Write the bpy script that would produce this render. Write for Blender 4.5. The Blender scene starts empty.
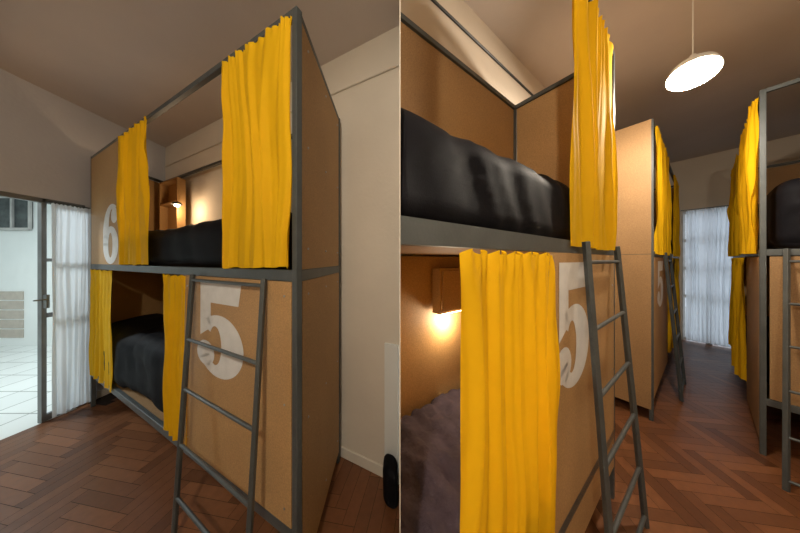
import bpy, bmesh, math, random
from mathutils import Vector, noise, Matrix
random.seed(4)
S=bpy.context.scene
COL=S.collection
S.view_settings.view_transform='Standard'
# ---------------------------------------------------------------- materials
def nm(name):
    m=bpy.data.materials.new(name); m.use_nodes=True
    nt=m.node_tree; b=nt.nodes['Principled BSDF']; return m,nt,b
def mat(name,c,rough=.6,var=.12,scale=8,bump=0,bscale=60,metal=0,spec=.5,fine=0):
    m,nt,b=nm(name)
    tc=nt.nodes.new('ShaderNodeTexCoord')
    n=nt.nodes.new('ShaderNodeTexNoise'); n.inputs['Scale'].default_value=scale; n.inputs['Detail'].default_value=6
    nt.links.new(tc.outputs['Object'],n.inputs['Vector'])
    r=nt.nodes.new('ShaderNodeValToRGB')
    r.color_ramp.elements[0].position=.3; r.color_ramp.elements[1].position=.7
    r.color_ramp.elements[0].color=[x*(1-var) for x in c]+[1]; r.color_ramp.elements[1].color=[min(1,x*(1+var)) for x in c]+[1]
    nt.links.new(n.outputs['Fac'],r.inputs['Fac'])
    out=r.outputs['Color']
    if fine>0:
        n2=nt.nodes.new('ShaderNodeTexNoise'); n2.inputs['Scale'].default_value=160; n2.inputs['Detail'].default_value=3
        nt.links.new(tc.outputs['Object'],n2.inputs['Vector'])
        mp=nt.nodes.new('ShaderNodeMapRange'); mp.inputs['From Min'].default_value=.3; mp.inputs['From Max'].default_value=.7
        mp.inputs['To Min'].default_value=1-fine; mp.inputs['To Max'].default_value=1+fine
        nt.links.new(n2.outputs['Fac'],mp.inputs['Value'])
        mx=nt.nodes.new('ShaderNodeVectorMath'); mx.operation='SCALE'
        nt.links.new(out,mx.inputs[0]); nt.links.new(mp.outputs['Result'],mx.inputs['Scale']); out=mx.outputs[0]
    nt.links.new(out,b.inputs['Base Color'])
    b.inputs['Roughness'].default_value=rough; b.inputs['Metallic'].default_value=metal
    b.inputs['Specular IOR Level'].default_value=spec
    if bump>0:
        n3=nt.nodes.new('ShaderNodeTexNoise'); n3.inputs['Scale'].default_value=bscale; n3.inputs['Detail'].default_value=4
        nt.links.new(tc.outputs['Object'],n3.inputs['Vector'])
        bp=nt.nodes.new('ShaderNodeBump'); bp.inputs['Strength'].default_value=bump; bp.inputs['Distance'].default_value=.01
        nt.links.new(n3.outputs['Fac'],bp.inputs['Height']); nt.links.new(bp.outputs[0],b.inputs['Normal'])
    return m
def emis(name,c,st):
    m,nt,b=nm(name); b.inputs['Base Color'].default_value=c+(1,)
    b.inputs['Emission Color'].default_value=c+(1,); b.inputs['Emission Strength'].default_value=st; return m
def cloth(name,c,trans,fac=.35):
    m,nt,b=nm(name)
    tc=nt.nodes.new('ShaderNodeTexCoord')
    w=nt.nodes.new('ShaderNodeTexNoise'); w.inputs['Scale'].default_value=14
    nt.links.new(tc.outputs['Object'],w.inputs['Vector'])
    r=nt.nodes.new('ShaderNodeValToRGB'); r.color_ramp.elements[0].color=[x*.9 for x in c]+[1]; r.color_ramp.elements[1].color=list(c)+[1]
    nt.links.new(w.outputs['Fac'],r.inputs['Fac']); nt.links.new(r.outputs[0],b.inputs['Base Color'])
    b.inputs['Roughness'].default_value=.75; b.inputs['Specular IOR Level'].default_value=.2
    t=nt.nodes.new('ShaderNodeBsdfTranslucent'); t.inputs['Color'].default_value=trans+(1,)
    mx=nt.nodes.new('ShaderNodeMixShader'); mx.inputs[0].default_value=fac
    o=nt.nodes['Material Output']
    nt.links.new(b.outputs[0],mx.inputs[1]); nt.links.new(t.outputs[0],mx.inputs[2]); nt.links.new(mx.outputs[0],o.inputs['Surface'])
    return m
M_wall=mat('cream_wall_paint',(.68,.62,.52),.8,.05,2,.15,40)
M_wallB=mat('tan_wall_paint',(.58,.50,.40),.8,.05,2,.15,40)
M_wallL=mat('daylight_grey_wall',(.52,.51,.52),.8,.05,2,.15,40)  # grey cast of daylight put into the left wall's base colour
M_ceil=mat('ceiling_paint',(.60,.53,.48),.85,.04,2,.1,30)
M_trim=mat('trim_paint',(.66,.61,.52),.6,.05,4)
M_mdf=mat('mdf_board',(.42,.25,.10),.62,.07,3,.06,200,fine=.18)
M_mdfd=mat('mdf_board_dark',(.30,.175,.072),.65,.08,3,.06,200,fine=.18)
M_metal=mat('grey_painted_steel',(.075,.085,.085),.42,.12,12,.05,150,metal=.2)
M_metald=mat('dark_steel',(.03,.033,.033),.45,.1,12,metal=.2)
M_yel=cloth('yellow_curtain_fabric',(.95,.56,.008),(1,.58,.01),.3)
M_white=cloth('white_sheer_fabric',(.80,.82,.83),(.85,.9,.95),.5)
M_black=mat('black_duvet_fabric',(.005,.005,.007),.65,.25,10,.1,300,spec=.09)
M_purple=mat('plum_duvet_fabric',(.055,.043,.058),.8,.25,14,.5,60,spec=.12)
M_num=mat('white_number_paint',(.72,.72,.70),.6,.06,20)
M_screw=mat('screw_steel',(.5,.5,.5),.35,.05,5,metal=.9)
M_bulbw=emis('bulb_glow',(1,.72,.38),14)
M_bulbp=emis('pendant_bulb_glow',(1,.9,.72),30)
M_tube=emis('added_tube_glow',(.85,.95,1),9)  # glow for the unseen tube added in the hall
M_enamel=mat('opal_white_shade',(.80,.79,.75),.35,.02,4)
M_dark=mat('subfloor_dark',(.02,.012,.008),.8)
M_frame=mat('window_frame_paint',(.45,.44,.42),.5)
M_jamb=mat('aluminium_jamb',(.2,.21,.21),.4,metal=.5)
M_hallw=mat('hall_white_wall',(.75,.78,.76),.5,.03,3)
M_hallb=mat('hall_beige_band',(.45,.40,.34),.5,.1,12)
M_glass=mat('dark_window_glass',(.05,.06,.06),.15,.5,9)
# parquet
m,nt,b=nm('herringbone_parquet'); M_parq=m
at=nt.nodes.new('ShaderNodeAttribute'); at.attribute_name='tone'
r=nt.nodes.new('ShaderNodeValToRGB'); r.color_ramp.elements[0].color=(.085,.030,.011,1); r.color_ramp.elements[1].color=(.23,.092,.036,1)
nt.links.new(at.outputs['Fac'],r.inputs['Fac'])
tc=nt.nodes.new('ShaderNodeTexCoord'); n=nt.nodes.new('ShaderNodeTexNoise'); n.inputs['Scale'].default_value=25; n.inputs['Detail'].default_value=6
nt.links.new(tc.outputs['Object'],n.inputs['Vector'])
mp=nt.nodes.new('ShaderNodeMapRange'); mp.inputs['To Min'].default_value=.7; mp.inputs['To Max'].default_value=1.3
nt.links.new(n.outputs['Fac'],mp.inputs['Value'])
mx=nt.nodes.new('ShaderNodeVectorMath'); mx.operation='SCALE'; nt.links.new(r.outputs[0],mx.inputs[0]); nt.links.new(mp.outputs[0],mx.inputs['Scale'])
nt.links.new(mx.outputs[0],b.inputs['Base Color'])
mp2=nt.nodes.new('ShaderNodeMapRange'); mp2.inputs['To Min'].default_value=.25; mp2.inputs['To Max'].default_value=.48
nt.links.new(n.outputs['Fac'],mp2.inputs['Value']); nt.links.new(mp2.outputs[0],b.inputs['Roughness'])
# tiles
m,nt,b=nm('hall_floor_tile'); M_tile=m
tc=nt.nodes.new('ShaderNodeTexCoord'); br=nt.nodes.new('ShaderNodeTexBrick'); br.offset=0; br.inputs['Scale'].default_value=1
br.inputs['Brick Width'].default_value=.35; br.inputs['Row Height'].default_value=.35; br.inputs['Mortar Size'].default_value=.006
br.inputs['Color1'].default_value=(.75,.78,.76,1); br.inputs['Color2'].default_value=(.70,.73,.71,1); br.inputs['Mortar'].default_value=(.25,.27,.25,1)
nt.links.new(tc.outputs['Object'],br.inputs['Vector']); nt.links.new(br.outputs['Color'],b.inputs['Base Color']); b.inputs['Roughness'].default_value=.3
# ---------------------------------------------------------------- helpers
def V(*a): return Vector(a)
def obj(name,me,ma,parent=None,smooth=False):
    o=bpy.data.objects.new(name,me); COL.objects.link(o)
    if ma: me.materials.append(ma)
    if smooth:
        for p in me.polygons: p.use_smooth=True
    if parent:
        o.parent=parent; o.matrix_parent_inverse=Matrix.Translation(-parent.location)
    return o
def empty(name,loc):
    e=bpy.data.objects.new(name,None); e.location=loc; e.empty_display_size=.1; COL.objects.link(e); return e
CUT=[None]
def frombm(name,bm,ma,parent=None,smooth=False):
    if CUT[0] is not None:   # trim against the divider wall
        res=bmesh.ops.bisect_plane(bm,geom=bm.verts[:]+bm.edges[:]+bm.faces[:],plane_co=(CUT[0],0,0),plane_no=(-1,0,0),clear_outer=True)
        ed=[x for x in res['geom_cut'] if isinstance(x,bmesh.types.BMEdge)]
        if ed:
            try: bmesh.ops.holes_fill(bm,edges=ed)
            except Exception: pass
    bmesh.ops.recalc_face_normals(bm,faces=bm.faces)
    me=bpy.data.meshes.new(name); bm.to_mesh(me); bm.free(); return obj(name,me,ma,parent,smooth)
def add_prism(bm,poly,z0,z1):
    lo=[bm.verts.new((p[0],p[1],z0)) for p in poly]; hi=[bm.verts.new((p[0],p[1],z1)) for p in poly]
    bm.faces.new(lo); bm.faces.new(hi)
    k=len(poly)
    for i in range(k): bm.faces.new((lo[i],lo[(i+1)%k],hi[(i+1)%k],hi[i]))
def prism(name,poly,z0,z1,ma,parent=None):
    bm=bmesh.new(); add_prism(bm,poly,z0,z1); return frombm(name,bm,ma,parent)
def add_bar(bm,p,q,w,h,hint=None):
    p=Vector(p);q=Vector(q); d=(q-p).normalized()
    up=V(0,0,1) if abs(d.z)<.9 else Vector(hint or (1,0,0))
    sx=d.cross(up).normalized(); sy=sx.cross(d).normalized()
    vs=[]
    for e in (p,q):
        for a,c in ((-1,-1),(1,-1),(1,1),(-1,1)): vs.append(bm.verts.new(e+sx*a*w/2+sy*c*h/2))
    bm.faces.new(vs[:4]); bm.faces.new(vs[4:])
    for i in range(4): bm.faces.new((vs[i],vs[(i+1)%4],vs[4+(i+1)%4],vs[4+i]))
def bars(name,lst,ma,parent=None,bevel=.003):
    bm=bmesh.new()
    for l in lst: add_bar(bm,*l)
    o=frombm(name,bm,ma,parent)
    if bevel:
        md=o.modifiers.new('bev','BEVEL'); md.width=bevel; md.segments=2
    return o
def add_tube(bm,p,q,r,n=14):
    p=Vector(p);q=Vector(q); d=(q-p).normalized(); a=d.orthogonal().normalized(); c=d.cross(a)
    r0=[];r1=[]
    for i in range(n):
        t=2*math.pi*i/n; o=a*math.cos(t)*r+c*math.sin(t)*r
        r0.append(bm.verts.new(p+o)); r1.append(bm.verts.new(q+o))
    bm.faces.new(r0); bm.faces.new(r1)
    for i in range(n): bm.faces.new((r0[i],r0[(i+1)%n],r1[(i+1)%n],r1[i]))
def panel(name,p,q,z0,z1,th,ma,parent=None,out=None):
    p=Vector(p[:2]);q=Vector(q[:2]); d=(q-p).normalized(); n=Vector((d.y,-d.x))
    if out is not None and n.dot(Vector(out[:2]))<0: n=-n
    o=prism(name,[p,q,q+n*th,p+n*th],z0,z1,ma,parent)
    return o
def curtain(name,p0,p1,zt,zb,folds,amp,ma,out,seed=0,parent=None,nu=170,nv=44,gather=0.,mid=0.):
    p0=Vector(p0[:2]);p1=Vector(p1[:2]); d=(p1-p0); n=Vector((d.y,-d.x)).normalized()
    if n.dot(Vector(out[:2]))<0:n=-n
    bm=bmesh.new(); g=[]
    for j in range(nv+1):
        v=j/nv; row=[]
        for i in range(nu+1):
            u=i/nu
            w=u+.11*noise.noise(V(u*2.5+seed,v*1.6,seed*1.7))
            ph=2*math.pi*folds*w+2.2*noise.noise(V(u*2.2,v*2.0+seed*3,seed))
            A=amp*(.45+.55*min(1,v*2.2))*(.8+1.0*noise.noise(V(u*5,seed*2.1,v*1.6)))
            off=A*(math.sin(ph)+.35*math.sin(2.3*ph+seed)+.4*noise.noise(V(u*12,v*6,seed)))
            if v<.06: off+=amp*.35*math.sin(ph*3)*(1-v/.06)
            c=.5+gather; s=1-mid*math.sin(math.pi*min(1,v*1.0))**2
            uu=c+(u-c)*s
            uu+=.012*noise.noise(V(v*3,seed,u*2))
            pt=p0+d*uu+n*(off+amp*1.2)
            z=zt+(zb-zt)*v+ (0.012*noise.noise(V(u*6,seed,3)) if j==nv else 0)
            if j==0: z+=.006*math.sin(ph*2)
            row.append(bm.verts.new((pt.x,pt.y,z)))
        g.append(row)
    for j in range(nv):
        for i in range(nu): bm.faces.new((g[j][i],g[j][i+1],g[j+1][i+1],g[j+1][i]))
    return frombm(name,bm,ma,parent,True)
def bedding(name,c,z0,z1,r,ma,seed=0,amp=.02,cuts=34,parent=None,low=.5,fl=1.):
    c=[Vector(x[:2]) for x in c]
    hx=((c[1]-c[0]).length+(c[2]-c[3]).length)/4; hy=((c[3]-c[0]).length+(c[2]-c[1]).length)/4; hz=(z1-z0)/2
    bm=bmesh.new(); bmesh.ops.create_cube(bm,size=2)
    bmesh.ops.subdivide_edges(bm,edges=bm.edges[:],cuts=cuts,use_grid_fill=True)
    for v in bm.verts:
        p=V(v.co.x*hx,v.co.y*hy,v.co.z*hz); rr=min(r,hz,hx,hy)
        inn=V(*[max(-(h-rr),min(h-rr,x)) for x,h in zip(p,(hx,hy,hz))])
        d=p-inn
        if d.length>1e-6: p=inn+d.normalized()*rr
        dn=d.normalized() if d.length>1e-6 else V(0,0,1)
        k=noise.noise(V(p.x*1.8+seed,p.y*1.8,p.z*1.8))*amp*low*2
        # gentle vertical/diagonal drape creases
        wx=p.x+.12*noise.noise(V(p.x*2,p.y*2+p.z*3,seed))+p.z*.35
        w=noise.noise(V(wx*9+seed,p.y*1.6*fl,p.z*1.2)); k+=(.35-abs(w))*amp*.9
        w2=noise.noise(V(wx*22-seed,p.y*3*fl,p.z*2)); k+=(.3-abs(w2))*amp*.3*fl
        if v.co.z>-.98: p=p+dn*k
        s=(p.x/hx+1)/2; t=(p.y/hy+1)/2
        xy=c[0]*(1-s)*(1-t)+c[1]*s*(1-t)+c[2]*s*t+c[3]*(1-s)*t
        v.co=V(xy.x,xy.y,max(z0,(z0+z1)/2+p.z))
    return frombm(name,bm,ma,parent,True)
def lathe(name,prof,loc,ma,parent=None,n=48,rot=None):
    bm=bmesh.new(); rings=[]
    for (r,z) in prof:
        rings.append([bm.verts.new((r*math.cos(2*math.pi*i/n),r*math.sin(2*math.pi*i/n),z)) for i in range(n)])
    for a,b2 in zip(rings,rings[1:]):
        for i in range(n): bm.faces.new((a[i],a[(i+1)%n],b2[(i+1)%n],b2[i]))
    if rot: bmesh.ops.rotate(bm,verts=bm.verts,cent=(0,0,.09),matrix=rot)
    bmesh.ops.translate(bm,verts=bm.verts,vec=loc)
    bmesh.ops.remove_doubles(bm,verts=bm.verts,dist=1e-5)
    return frombm(name,bm,ma,parent,True)
# digits -------------------------------------------------------
def strip(pts_out,pts_in): return [(a,b,c,d) for a,b,c,d in zip(pts_out,pts_out[1:],pts_in[1:],pts_in)]
def arc(cx,cy,rx,ry,a0,a1,n=40): return [(cx+rx*math.cos(math.radians(a0+(a1-a0)*i/n)),cy+ry*math.sin(math.radians(a0+(a1-a0)*i/n))) for i in range(n+1)]
def digit(ch):
    F=[]
    if ch=='5':
        F.append(((.06,.78),(.66,.78),(.70,1.0),(.06,1.0)))
        F.append(((.06,.40),(.24,.50),(.24,.79),(.06,.79)))
        F+=strip(arc(.37,.32,.36,.335,140,-168),arc(.31,.32,.10,.21,140,-168))
        F.append(arc(.15,.21,.15,.14,0,342,19))
    else:
        F+=strip(arc(.38,.31,.36,.32,0,360),arc(.38,.31,.10,.21,0,360))
        F+=strip([(.02,.31)]+arc(.44,.52,.42,.48,180,60,30),[(.28,.31)]+arc(.44,.55,.14,.36,180,60,30))
        F.append(arc(.56,.80,.15,.13,0,342,19))
    return F
def number(ch,org,right,w,h,out,parent):
    bm=bmesh.new(); org=Vector(org); right=Vector(right).normalized(); out=Vector(out).normalized()
    for k,f in enumerate(digit(ch)):
        vs=[bm.verts.new(org+right*(x/.74*w)+V(0,0,1)*y*h+out*(.0015+.00005*(k%3))) for x,y in f]
        bm.faces.new(vs)
    return frombm('painted_number_'+ch,bm,M_num,parent)
def ladder(name,tl,tr,bl,br,rz,ma=M_metal,r=.009,w=.022):
    e=empty(name,(Vector(bl)+Vector(br))/2)
    bars('side_rails',[(bl,Vector(tl),w,w),(br,Vector(tr),w,w)],ma,e)
    bm=bmesh.new()
    for z in rz:
        t=(tl[2]-z)/tl[2]
        add_tube(bm,Vector(tl).lerp(Vector(bl),t),Vector(tr).lerp(Vector(br),t),r)
    frombm('rungs',bm,ma,e,False)
    return e
def pendant(name,x,y,z,zc,r=.2,power=40,rot=None,col=(1,.88,.73)):
    e=empty(name,(x,y,z))
    lathe('shade',[(.022,.10),(r*.3,.097),(r*.6,.08),(r*.87,.045),(r,.0),(r-.004,-.002),(r*.84,.040),(r*.57,.072),(r*.25,.088),(.02,.09)],(x,y,z),M_enamel,e,rot=rot)
    lathe('lampholder',[(.0005,.14),(.014,.14),(.02,.125),(.02,.08),(.014,.06),(.0005,.06)],(x,y,z),M_enamel,e)
    bm=bmesh.new(); add_tube(bm,(x,y,z+.13),(x,y,zc-.02),.003); frombm('cord',bm,M_enamel,e)
    lathe('ceiling_rose',[(.0005,-.035),(.03,-.03),(.045,-.002),(.0005,-.001)],(x,y,zc),M_enamel,e)
    lathe('bulb',[(.0005,.005),(.016,.008),(.026,.025),(.024,.04),(.014,.06),(.0005,.062)],(x,y,z),M_bulbp,e,rot=rot)
    l=bpy.data.lights.new('pendant_light','POINT'); l.energy=power; l.color=col; l.shadow_soft_size=.035
    lo=bpy.data.objects.new('bulb_light',l); lo.location=(x,y,z-.035); COL.objects.link(lo); lo.parent=e; lo.matrix_parent_inverse=Matrix.Translation(-e.location)
def point(name,loc,en,c,r,parent):
    l=bpy.data.lights.new(name,'POINT'); l.energy=en; l.color=c; l.shadow_soft_size=r
    lo=bpy.data.objects.new(name,l); lo.location=loc; COL.objects.link(lo); lo.parent=parent; lo.matrix_parent_inverse=Matrix.Translation(-parent.location)

# ---------------------------------------------------------------- frames of reference
d1=V(.8085,.5885,0); d2=V(-.5885,.8085,0)
def B(a,n,z=0): return d1*a+d2*n+V(0,0,z)
L=V(-3.04,2.20,0); P=V(-.42,.906,0); W=V(-.03,.711,0)
def A(s,w,z=0): return L+(P-L)*s+W*w+V(0,0,z)
ta=(P-L).normalized(); na=V(-.4428,-.8966,0); we=W.normalized()
HC=1.45
# ---------------------------------------------------------------- room shell
ZA=2.97; ZB=3.25
a0=V(-.001,1.435,0); a1=V(-3.17,2.999,0)
NL=.985; NR=-1.22; AF=6.49
kx=NL*.5885/.8085; bl0=B(kx,NL); fl=B(AF,NL); fr=B(AF,NR)
br0=B(NR*.5885/.8085,NR)
panel('wall_back',a1+V(-.12,.06,0),a0,0,ZA+.02,.1,M_wall,out=(0.4,.9))
prism('wall_aisle_left',[(.001,bl0.y+.001),fl,fl+d2*.1,(.001,bl0.y+.12)],0,ZB,M_wallB)
panel('wall_aisle_right',br0,fr,0,ZB,.1,M_wallB,out=-d2)
panel('wall_behind',V(-3.27,-1.9,0),V(0,-1.9,0),0,ZA,.1,M_wall,out=(0,-1))
panel('wall_return',V(0,-1.9,0),br0,0,ZB,.08,M_wall,out=(1,0))
prism('wall_divider',[(-.0008,.42),(.0008,.42),(.0008,1.43),(-.0008,1.43)],0,ZB,M_wall)
prism('wall_divider_header',[(-.0008,br0.y),(.0008,br0.y),(.0008,.42),(-.0008,.42)],ZA-.01,ZB,M_wall)
xl=-3.17
bm=bmesh.new()
for (y0,y1,z0,z1) in ((-1.9,.9,0,ZA),(.9,2.24,2.0,ZA),(2.24,3.0,0,ZA)):
    add_prism(bm,[(xl,y0),(xl,y1),(xl-.1,y1),(xl-.1,y0)],z0,z1)
frombm('wall_left',bm,M_wallL)
bm=bmesh.new()
for (n0,n1,z0,z1) in ((NR,-.34,0,ZB),(-.34,.25,2.33,ZB),(.25,NL,0,ZB)):
    add_prism(bm,[B(AF,n0),B(AF,n1),B(AF+.12,n1),B(AF+.12,n0)],z0,z1)
frombm('wall_far',bm,M_wallB)
prism('ceiling',[(xl-.1,-2.0),(xl-.1,3.1),(-.001,1.5),(-.001,-2.0)],ZA,ZA+.05,M_ceil)
prism('ceiling_aisle',[V(.001,-2,0),B(AF+.1,NR-.1),B(AF+.1,NL+.1),V(.001,bl0.y+.12,0)],ZB,ZB+.05,M_ceil)
prism('subfloor',[(xl,-2),(xl,3.1),(0,1.5),(0,-2)],-.03,-.005,M_dark)
prism('subfloor_aisle',[(0,-2),B(AF+.1,NR-.1),B(AF+.1,NL+.1),(0,1.5)],-.031,-.005,M_dark)
def inpoly(x,y,pl):
    c=False; n_=len(pl); j=n_-1
    for i in range(n_):
        xi,yi=pl[i]; xj,yj=pl[j]
        if (yi>y)!=(yj>y) and x<(xj-xi)*(y-yi)/(yj-yi)+xi: c=not c
        j=i
    return c
big=[(xl-.0,-1.9),(xl-.0,3.1),(0,1.6),(.6,1.75),(fl.x,fl.y+.1),(fr.x+.1,fr.y),(br0.x,br0.y-.05),(0,-1.9)]
ang=math.atan2(d1.y,d1.x)+math.radians(45); ca,sa=math.cos(ang),math.sin(ang)
bm=bmesh.new(); lay=bm.faces.layers.float.new('tone')
Wp=.072; n_=5; Lp=Wp*n_; g=.0011
R0=int(9/Wp)
for k in range(-R0,R0):
    for mm in range(-16,17):
        for (x,y,w,h) in ((k*Wp+mm*2*Lp,k*Wp,Lp,Wp),(k*Wp+mm*2*Lp+Lp,k*Wp+Wp-Lp,Wp,Lp)):
            if abs(x)>9 or abs(y)>9: continue
            pts=[(x+g,y+g),(x+w-g,y+g),(x+w-g,y+h-g),(x+g,y+h-g)]
            pts=[(px*ca-py*sa,px*sa+py*ca) for px,py in pts]
            cx=sum(p[0] for p in pts)/4; cy=sum(p[1] for p in pts)/4
            if not inpoly(cx,cy,big): continue
            if min(p[0] for p in pts)<xl-.09: continue
            f=bm.faces.new([bm.verts.new((px,py,0)) for px,py in pts]); f[lay]=min(1,max(0,random.gauss(.38 if w>h else .56,.17)))
frombm('floor',bm,M_parq)
def trim(name,p,q,z0,z1,th,out,ma=M_trim):
    o=panel(name,p,q,z0,z1,th,ma,out=out); md=o.modifiers.new('b','BEVEL'); md.width=.004; return o
trim('baseboard_back',a1+V(.02,-.01,0),a0+V(-.005,0.002,0),0,.075,.014,(-.4,-.9))
trim('trim_1',a1+V(.02,-.01,0),a0+V(-.005,.002,0),2.70,2.715,.015,(-.4,-.9))
trim('baseboard_left',V(xl,2.24,0),V(xl,2.97,0),0,.075,.014,(1,0))
trim('baseboard_aisle_left',bl0+d1*.02,fl-d1*.01,0,.08,.014,-d2)
trim('trim_2',bl0+d1*.02,fl-d1*.01,3.03,3.045,.015,-d2,M_metald)
trim('baseboard_far',B(AF,.26),B(AF,NL-.02),0,.08,.014,-d1)
e=empty('wall_access_panel',(-.06,1.44,.5))
q0=V(-.006,1.437,0); q1=q0+(a1-a0).normalized()*.1
panel('door',q1,q0,.08,.9,.016,M_hallw,e,out=(-.4,-.9))
# hall beyond the door
prism('hall_floor',[(-8,-.5),(-8,4.0),(xl,4.0),(xl,-.5)],-.03,-.001,M_tile)
bm=bmesh.new(); add_prism(bm,[(-8,3.75),(-8,3.85),(xl-.1,3.85),(xl-.1,3.75)],0,2.8)
frombm('wall_hall',bm,M_hallw)
prism('wall_hall_end',[(-8,-.5),(-8,3.75),(-8.1,3.75),(-8.1,-.5)],0,2.8,M_hallw)
prism('wall_hall_near',[(-8,-.5),(xl-.1,-.5),(xl-.1,-.6),(-8,-.6)],0,2.8,M_hallw)
prism('wall_hall_side',[(xl-.1,3.02),(xl-.1,3.75),(xl-.2,3.75),(xl-.2,3.02)],0,2.8,M_hallw)
prism('ceiling_hall',[(-8.1,-.6),(-8.1,3.85),(xl-.1,3.85),(xl-.1,-.6)],2.8,2.85,M_hallw)
bm=bmesh.new()
for z in (.14,.30,.46,.62,.78): add_prism(bm,[(-7.9,3.740),(-6.35,3.740),(-6.35,3.749),(-7.9,3.749)],z,z+.14)
frombm('hall_tile_band',bm,M_hallb)
e=empty('window_1',(-6.9,3.74,2.2))
prism('glass',[(-7.9,3.735),(-6.2,3.735),(-6.2,3.749),(-7.9,3.749)],1.98,2.5,M_glass,e)
bars('frame',[((-7.9,3.72,1.97),(-6.2,3.72,1.97),.04,.04),((-7.9,3.72,2.51),(-6.2,3.72,2.51),.04,.04)]+[((x,3.72,1.97),(x,3.72,2.51),.03,.03) for x in (-7.9,-7.3,-6.85,-6.5,-6.2)],M_frame,e)
e=empty('added_tube_lamp',(-4.8,1.6,2.79))  # unseen tube fixture, added to brighten the hall
bm=bmesh.new(); add_tube(bm,(-5.6,1.6,2.73),(-4.2,1.6,2.73),.02); frombm('tube',bm,M_tube,e)
bars('housing',[((-5.65,1.6,2.77),(-4.15,1.6,2.77),.08,.06)],M_enamel,e)
l=bpy.data.lights.new('added_tube_area','AREA'); l.shape='RECTANGLE'; l.size=1.4; l.size_y=.12; l.energy=85; l.color=(.86,.96,1)
lo=bpy.data.objects.new('added_tube_area',l); lo.location=(-4.9,1.6,2.66); COL.objects.link(lo); lo.parent=e; lo.matrix_parent_inverse=Matrix.Translation(-e.location)
e=empty('door_1',(xl,1.5,1))
bars('frame',[((xl-.03,1.985,0),(xl-.03,1.985,2.0),.03,.04),((xl-.03,.92,0),(xl-.03,.92,2.0),.04,.06),((xl-.03,.92,1.985),(xl-.03,2.24,1.985),.04,.05),((xl-.03,2.23,0),(xl-.03,2.23,2),.04,.05),((xl-.03,2.0,.95),(xl-.03,2.22,.95),.03,.04),((xl-.03,2.0,.03),(xl-.03,2.22,.03),.03,.06),((xl-.03,2.0,1.45),(xl-.03,2.22,1.45),.03,.03)],M_jamb,e)
bars('lock',[((xl+.0,1.985,1.02),(xl+.0,1.985,1.14),.02,.05),((xl+.03,1.985,1.1),(xl+.03,1.90,1.1),.012,.012)],M_jamb,e)
curtain('white_curtain',V(xl+.03,1.99,0),V(xl+.03,2.28,0),1.96,.03,6,.014,M_white,(1,0,0),2.2)
bars('curtain_rod',[((xl+.012,1.97,1.975),(xl+.012,2.3,1.975),.012,.012)],M_metal,None,0)
e=empty('door_2',B(AF+.06,-.05,1.2))
fb=[(B(AF+.05,n,.0),B(AF+.05,n,2.33),.05,.05) for n in (-.33,-.04,.24)]+[(B(AF+.05,-.34,z),B(AF+.05,.25,z),.04,.05) for z in (.04,.8,1.3,1.8,2.3)]
bars('frame',fb,M_frame,e)
curtain('white_curtain',B(AF-.05,-.34),B(AF-.05,-.05),2.32,.04,5,.014,M_white,-d1,5.1)
curtain('white_curtain',B(AF-.05,-.05),B(AF-.05,.20),2.32,.04,5,.014,M_white,-d1,7.7)
bars('curtain_rod',[(B(AF-.02,-.38,2.34),B(AF-.02,.26,2.34),.014,.014)],M_metal,None,0)
prism('ground_outside',[B(AF+.13,-2),B(AF+.13,2.5),B(AF+5,2.5),B(AF+5,-2)],-.1,-.03,M_hallw)

# ---------------------------------------------------------------- bunk A
ZT=2.47; ZM=1.385; ZL=.33
e=empty('bunk_bed',A(.5,.5,0)); t=.028
def frameA(F,s0,s1,w0,w1,zt,zm,zl,e,out,t=.028):
    L_=[]
    hint=out
    for s in (s0,s1):
        for w in (w0,w1): L_.append((F(s,w,0),F(s,w,zt),t,t,hint))
    for z,h in ((zt-.014,.028),(zm,.048),(zl,.05)):
        L_.append((F(s0,w0,z),F(s1,w0,z),t*.95,h)); L_.append((F(s0,w1,z),F(s1,w1,z),t*.95,h))
        L_.append((F(s0,w0,z),F(s0,w1,z),t*.95,h)); L_.append((F(s1,w0,z),F(s1,w1,z),t*.95,h))
    bars('steel_frame',L_,M_metal,e)
frameA(A,0,1,0,.97,ZT,ZM,ZL,e,na)
def quadp(name,c,z0,z1,ma,e): return prism(name,[x[:2] for x in c],z0,z1,ma,e)
quadp('upper_base',[A(.01,.02),A(.99,.02),A(.99,.95),A(.01,.95)],ZM-.02,ZM+.01,M_mdfd,e)
quadp('lower_base',[A(.01,.02),A(.99,.02),A(.99,.95),A(.01,.95)],ZL-.02,ZL+.01,M_mdfd,e)
panel('front_panel_upper',A(.006,0),A(.30,0),ZM+.026,ZT-.029,.014,M_mdf,e,out=na)
panel('front_panel_lower',A(.665,0),A(.994,0),ZL+.027,ZM-.025,.014,M_mdf,e,out=na)
panel('end_panel_upper',A(1,.03),A(1,.94),ZM+.025,ZT-.029,.012,M_mdf,e,out=(1,0))
panel('end_panel_lower',A(1,.03),A(1,.94),.09,ZM-.025,.014,M_mdf,e,out=(1,0))
panel('foot_panel_upper',A(0,.03),A(0,.95),ZM+.029,ZT-.04,.012,M_mdf,e,out=(-1,0))
panel('foot_panel_lower',A(0,.03),A(0,.95),ZL,ZM-.029,.012,M_mdf,e,out=(-1,0))
panel('back_panel_lower',A(.01,.93),A(.99,.93),ZL+.03,ZM-.03,.012,M_mdf,e,out=(0,1))
bm=bmesh.new()
for z in (.2,.75,1.3,1.5,1.95,2.38):
    for w in (.12,.5,.88):
        p=A(1,w,z)+V(.0135,0,0); add_tube(bm,p-V(.003,0,0),p+V(.003,0,0),.005,10)
for s in (.69,.98):
    for z in (.42,.85,1.3): p=A(s,0,z)+na*.014; add_tube(bm,p-na*.002,p+na*.002,.005,10)
frombm('screws',bm,M_screw,e)
number('6',A(.135,0,1.42)+na*.014,ta,.42,.51,na,e)
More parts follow.
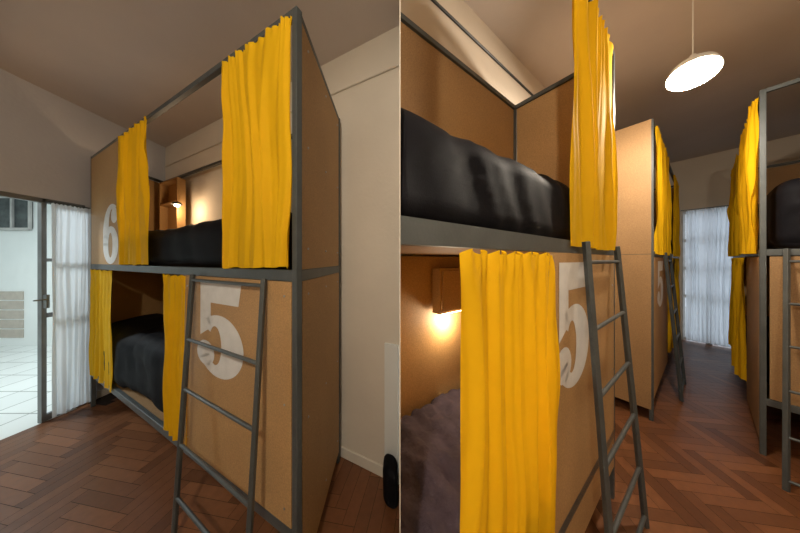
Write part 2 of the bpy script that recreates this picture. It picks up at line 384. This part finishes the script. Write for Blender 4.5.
number('5',A(.73,0,.85)+na*.014,ta,.45,.48,na,e)
# shelf niche + reading lamp
sb=empty('reading_lamp_box',A(.17,.85,2.05))
bx=[A(.07,.78),A(.22,.78),A(.22,.92),A(.07,.92)]
quadp('bottom',bx,1.76,1.775,M_mdf,sb); quadp('middle',bx,2.10,2.115,M_mdf,sb); quadp('top',bx,2.36,2.375,M_mdf,sb)
quadp('side_1',[A(.064,.78),A(.07,.78),A(.07,.92),A(.064,.92)],1.76,2.375,M_mdf,sb)
quadp('side_2',[A(.22,.78),A(.226,.78),A(.226,.92),A(.22,.92)],1.76,2.375,M_mdf,sb)
quadp('back',[A(.064,.915),A(.226,.915),A(.226,.925),A(.064,.925)],1.76,2.375,M_mdf,sb)
lp=A(.245,.74,2.05)
lathe('lamp_cap',[(.0005,.03),(.03,.028),(.045,.005),(.047,.0),(.043,.002),(.028,.022),(.0005,.024)],lp,M_metald,sb)
lathe('bulb',[(.0005,-.022),(.018,-.019),(.026,-.004),(.018,.015),(.0005,.02)],lp,M_bulbw,sb)
bars('lamp_arm',[(lp+V(0,0,.03),A(.222,.80,2.09),.012,.012)],M_metald,sb)
point('reading_light',lp+V(0,-.0,-.05),5.5,(1,.70,.42),.025,sb)
bedding('black_duvet',[A(.03,.03),A(.97,.03),A(.97,.9),A(.03,.9)],ZM+.012,1.69,.10,M_black,1.3,.022,40)
bedding('black_duvet',[A(.03,.03),A(.97,.03),A(.97,.88),A(.03,.88)],ZL+.012,.82,.13,M_black,5.3,.035,44,low=.6)
curtain('yellow_curtain',A(.288,0),A(.495,0),ZT-.025,ZM+.03,5,.016,M_yel,na,1.1,mid=.04)
curtain('yellow_curtain',A(.815,0),A(.996,0),ZT-.025,ZM+.03,6,.014,M_yel,na,3.4,mid=.02,gather=.5)
curtain('yellow_curtain',A(.01,0),A(.23,0),ZM-.03,ZL-.0,4.5,.014,M_yel,na,6.4,mid=.1)
curtain('yellow_curtain',A(.585,0),A(.69,0),ZM-.03,ZL+.03,4,.014,M_yel,na,8.2)
tl=A(.727,0,1.37)+na*.032; tr=A(.943,0,1.37)+na*.032
ladder('bunk_ladder',tl,tr,V(tl.x-.01,tl.y-.095,0),V(tr.x-.005,tr.y-.12,0),[1.34,1.02,.76,.48,.22],r=.0085,w=.019)
bg=bedding('black_bag',[V(-.10,1.30,0),V(-.015,1.26,0),V(-.015,1.40,0),V(-.10,1.45,0)],.002,.22,.04,M_black,9,.012,16)

# ---------------------------------------------------------------- bunk B1 (butts the divider)
ZT=2.72; ZM=1.505; ZL=.40
NA=.339; NB=.93; AE=1.85
CUT[0]=.0012
e=empty('bunk_bed',B(1.2,.65,0))
L_=[(B(AE,NA,0),B(AE,NA,ZT),t,t,d1),(B(AE,NB,0),B(AE,NB,ZT),t,t,d1)]
for z,h in ((ZT-.014,.028),(ZM,.052),(ZL,.05)):
    L_+=[(B(.0,NA,z),B(AE,NA,z),t,h),(B(.3,NB,z),B(AE,NB,z),t,h),(B(AE,NA,z),B(AE,NB,z),t,h)]
bars('steel_frame',L_,M_metal,e,0)
pl=[B(.1,NA+.01),B(AE-.01,NA+.01),B(AE-.01,NB-.01),B(.1,NB-.01)]
quadp('upper_base',pl,ZM-.026,ZM+.0,M_mdfd,e); quadp('lower_base',pl,ZL-.02,ZL+.01,M_mdfd,e)
panel('front_panel_lower',B(.88,NA),B(AE-.01,NA),ZL-.2,ZM-.027,.014,M_mdf,e,out=-d2)
panel('end_panel_upper',B(AE,NA+.02),B(AE,NB-.02),ZM+.031,ZT-.03,.012,M_mdf,e,out=d1)
panel('end_panel_lower',B(AE,NA+.02),B(AE,NB-.02),.12,ZM-.031,.012,M_mdf,e,out=d1)
panel('back_panel_lower',B(.3,NB-.03),B(AE-.01,NB-.03),ZL+.03,ZM-.036,.012,M_mdf,e,out=d2)
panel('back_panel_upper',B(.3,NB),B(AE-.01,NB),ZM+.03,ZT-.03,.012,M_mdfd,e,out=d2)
number('5',B(.945,NA,.93)-d2*.014,d1,.40,.51,-d2,e)
bm=bmesh.new()
for a in (.93,1.8):
    for z in (.35,.8,1.3): p=B(a,NA,z)-d2*.014; add_tube(bm,p-d2*.002,p+d2*.002,.005,10)
frombm('screws',bm,M_screw,e)
bedding('black_duvet',[B(-.1,NA+.01),B(AE-.04,NA+.01),B(AE-.04,NB-.04),B(-.1,NB-.04)],ZM+.003,1.80,.08,M_black,2.3,.018,70)
bedding('plum_duvet',[B(-.1,NA+.03),B(AE-.05,NA+.03),B(AE-.05,NB-.06),B(-.1,NB-.06)],ZL+.012,.71,.09,M_purple,12.3,.06,90,low=.25,fl=2.4)
CUT[0]=None
curtain('yellow_curtain',B(1.085,NA),B(1.775,NA),ZT-.025,ZM-.0,5,.019,M_yel,-d2,2.7,mid=.03)
curtain('yellow_curtain',B(.405,NA),B(.905,NA),ZM-.035,.12,5,.018,M_yel,-d2,4.7)
sb=empty('reading_lamp_box',B(1.0,.85,1.2))
bx=[B(.88,.83),B(1.12,.83),B(1.12,.885),B(.88,.885)]
for i,z in enumerate((1.16,1.39)): quadp('shelf_%d'%i,bx,z,z+.014,M_mdf,sb)
quadp('side_1',[B(.866,.83),B(.88,.83),B(.88,.885),B(.866,.885)],1.16,1.404,M_mdf,sb)
quadp('side_2',[B(1.12,.83),B(1.134,.83),B(1.134,.885),B(1.12,.885)],1.16,1.404,M_mdf,sb)
quadp('front_door',[B(.882,.82),B(1.118,.82),B(1.118,.83),B(.882,.83)],1.175,1.39,M_mdf,sb)
quadp('led_strip',[B(.90,.84),B(1.08,.84),B(1.08,.87),B(.90,.87)],1.151,1.159,M_bulbw,sb)
point('reading_light',B(.98,.84,1.09),5.0,(1,.80,.56),.03,sb)
tl=B(1.22,NA,1.53)-d2*.035; tr=B(1.79,NA,1.53)-d2*.035
ladder('bunk_ladder',tl,tr,B(1.22,NA-.13,0),B(1.79,NA-.15,0),[1.44,1.15,.87,.59,.31,.06])

# ---------------------------------------------------------------- bunk B2
def mkF(a0,a1,n0,n1): 
    return lambda s,w,z=0: B(a0+(a1-a0)*s,n0+(n1-n0)*w,z)
F=mkF(3.02,6.0,.285,.93)
e=empty('bunk_bed',F(.5,.5,0)); frameA(F,0,1,0,1,ZT,ZM,ZL,e,d1)
quadp('upper_base',[F(.01,.02),F(.99,.02),F(.99,.98),F(.01,.98)],ZM-.02,ZM+.01,M_mdfd,e)
quadp('lower_base',[F(.01,.02),F(.99,.02),F(.99,.98),F(.01,.98)],ZL-.02,ZL+.01,M_mdfd,e)
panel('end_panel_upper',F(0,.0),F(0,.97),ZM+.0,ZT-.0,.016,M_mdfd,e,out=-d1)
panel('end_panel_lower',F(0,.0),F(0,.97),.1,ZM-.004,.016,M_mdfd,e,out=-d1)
panel('foot_panel',F(1,.03),F(1,.97),.1,ZT-.04,.012,M_mdf,e,out=d1)
panel('front_panel_lower',F(.01,0),F(.42,0),ZL-.2,ZM-.03,.014,M_mdf,e,out=-d2)
number('5',F(.08,0,.98)-d2*.014,d1,.5,.46,-d2,e)
bedding('black_duvet',[F(.02,.04),F(.98,.04),F(.98,.9),F(.02,.9)],ZM+.012,1.78,.1,M_black,3.3,.02,20)
bedding('black_duvet',[F(.02,.04),F(.98,.04),F(.98,.9),F(.02,.9)],ZL+.012,.72,.1,M_black,7.3,.02,20)
curtain('yellow_curtain',F(.03,0),F(.42,0),ZT-.03,ZM-.0,9,.018,M_yel,-d2,1.7)
curtain('yellow_curtain',F(.70,0),F(.99,0),ZT-.03,ZM-.0,7,.018,M_yel,-d2,9.7)
curtain('yellow_curtain',F(.43,0),F(.62,0),ZM-.035,.3,5,.018,M_yel,-d2,5.7)
curtain('yellow_curtain',F(.80,0),F(.99,0),ZM-.035,.3,5,.018,M_yel,-d2,6.7)
tl=F(.22,0,1.53)-d2*.035; tr=F(.40,0,1.53)-d2*.035
ladder('bunk_ladder',tl,tr,V(tl.x,tl.y,0)-d2*.11,V(tr.x,tr.y,0)-d2*.11,[1.44,1.15,.87,.59,.31,.06])
# ---------------------------------------------------------------- bunk B3 (right)
F=mkF(3.167,5.77,-.254,-1.12)
e=empty('bunk_bed',F(.5,.5,0)); frameA(F,0,1,0,1,ZT,ZM,ZL,e,d1)
quadp('upper_base',[F(.01,.02),F(.99,.02),F(.99,.98),F(.01,.98)],ZM-.02,ZM+.01,M_mdfd,e)
quadp('lower_base',[F(.01,.02),F(.99,.02),F(.99,.98),F(.01,.98)],ZL-.02,ZL+.01,M_mdfd,e)
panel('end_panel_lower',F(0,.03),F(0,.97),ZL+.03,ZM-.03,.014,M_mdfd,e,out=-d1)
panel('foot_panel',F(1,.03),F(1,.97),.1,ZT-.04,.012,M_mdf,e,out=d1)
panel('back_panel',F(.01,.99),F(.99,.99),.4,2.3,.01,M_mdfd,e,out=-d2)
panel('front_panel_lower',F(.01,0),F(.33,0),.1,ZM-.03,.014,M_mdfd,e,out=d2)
bedding('black_duvet',[F(.02,.04),F(.98,.04),F(.98,.9),F(.02,.9)],ZM+.012,2.06,.12,M_black,13.3,.02,30)
bedding('black_duvet',[F(.02,.04),F(.98,.04),F(.98,.9),F(.02,.9)],ZL+.012,.72,.1,M_black,17.3,.02,20)
curtain('yellow_curtain',F(.02,0),F(.36,0),ZT-.03,ZM-.0,7,.024,M_yel,d2,3.7)
curtain('yellow_curtain',F(.60,0),F(.99,0),ZT-.03,ZM-.0,9,.022,M_yel,d2,5.9)
curtain('yellow_curtain',F(.34,0),F(.60,0),ZM-.035,.25,6,.03,M_yel,d2,7.9)
curtain('yellow_curtain',F(.78,0),F(.99,0),ZM-.035,.25,5,.02,M_yel,d2,8.9)
tl=B(3.13,-.34,1.53); tr=B(3.13,-.80,1.53)
ladder('bunk_ladder',tl,tr,B(2.78,-.30,0),B(2.78,-.80,0),[1.44,1.15,.87,.59,.31,.06])
# ---------------------------------------------------------------- lights
pendant('pendant_lamp',1.86,1.41,2.61,ZB,.112,88,rot=Matrix.Rotation(math.radians(18),3,Vector((-.6,.8,0))))
pendant('pendant_lamp',-.30,-.75,2.50,ZA,.17,84)  # unseen pendant added behind the camera to light the left room's wall
w=bpy.data.worlds.new('World'); S.world=w; w.use_nodes=True
bg_=w.node_tree.nodes['Background']; bg_.inputs[0].default_value=(.76,.87,1,1); bg_.inputs[1].default_value=1.8
# ---------------------------------------------------------------- camera
cd=bpy.data.cameras.new('camera'); cd.sensor_width=36; cd.lens=222/800*36; cd.shift_y=-6.5/800; cd.clip_start=.02
co=bpy.data.objects.new('camera',cd); co.location=(0,0,HC); co.rotation_euler=(math.pi/2,0,0); COL.objects.link(co); S.camera=co
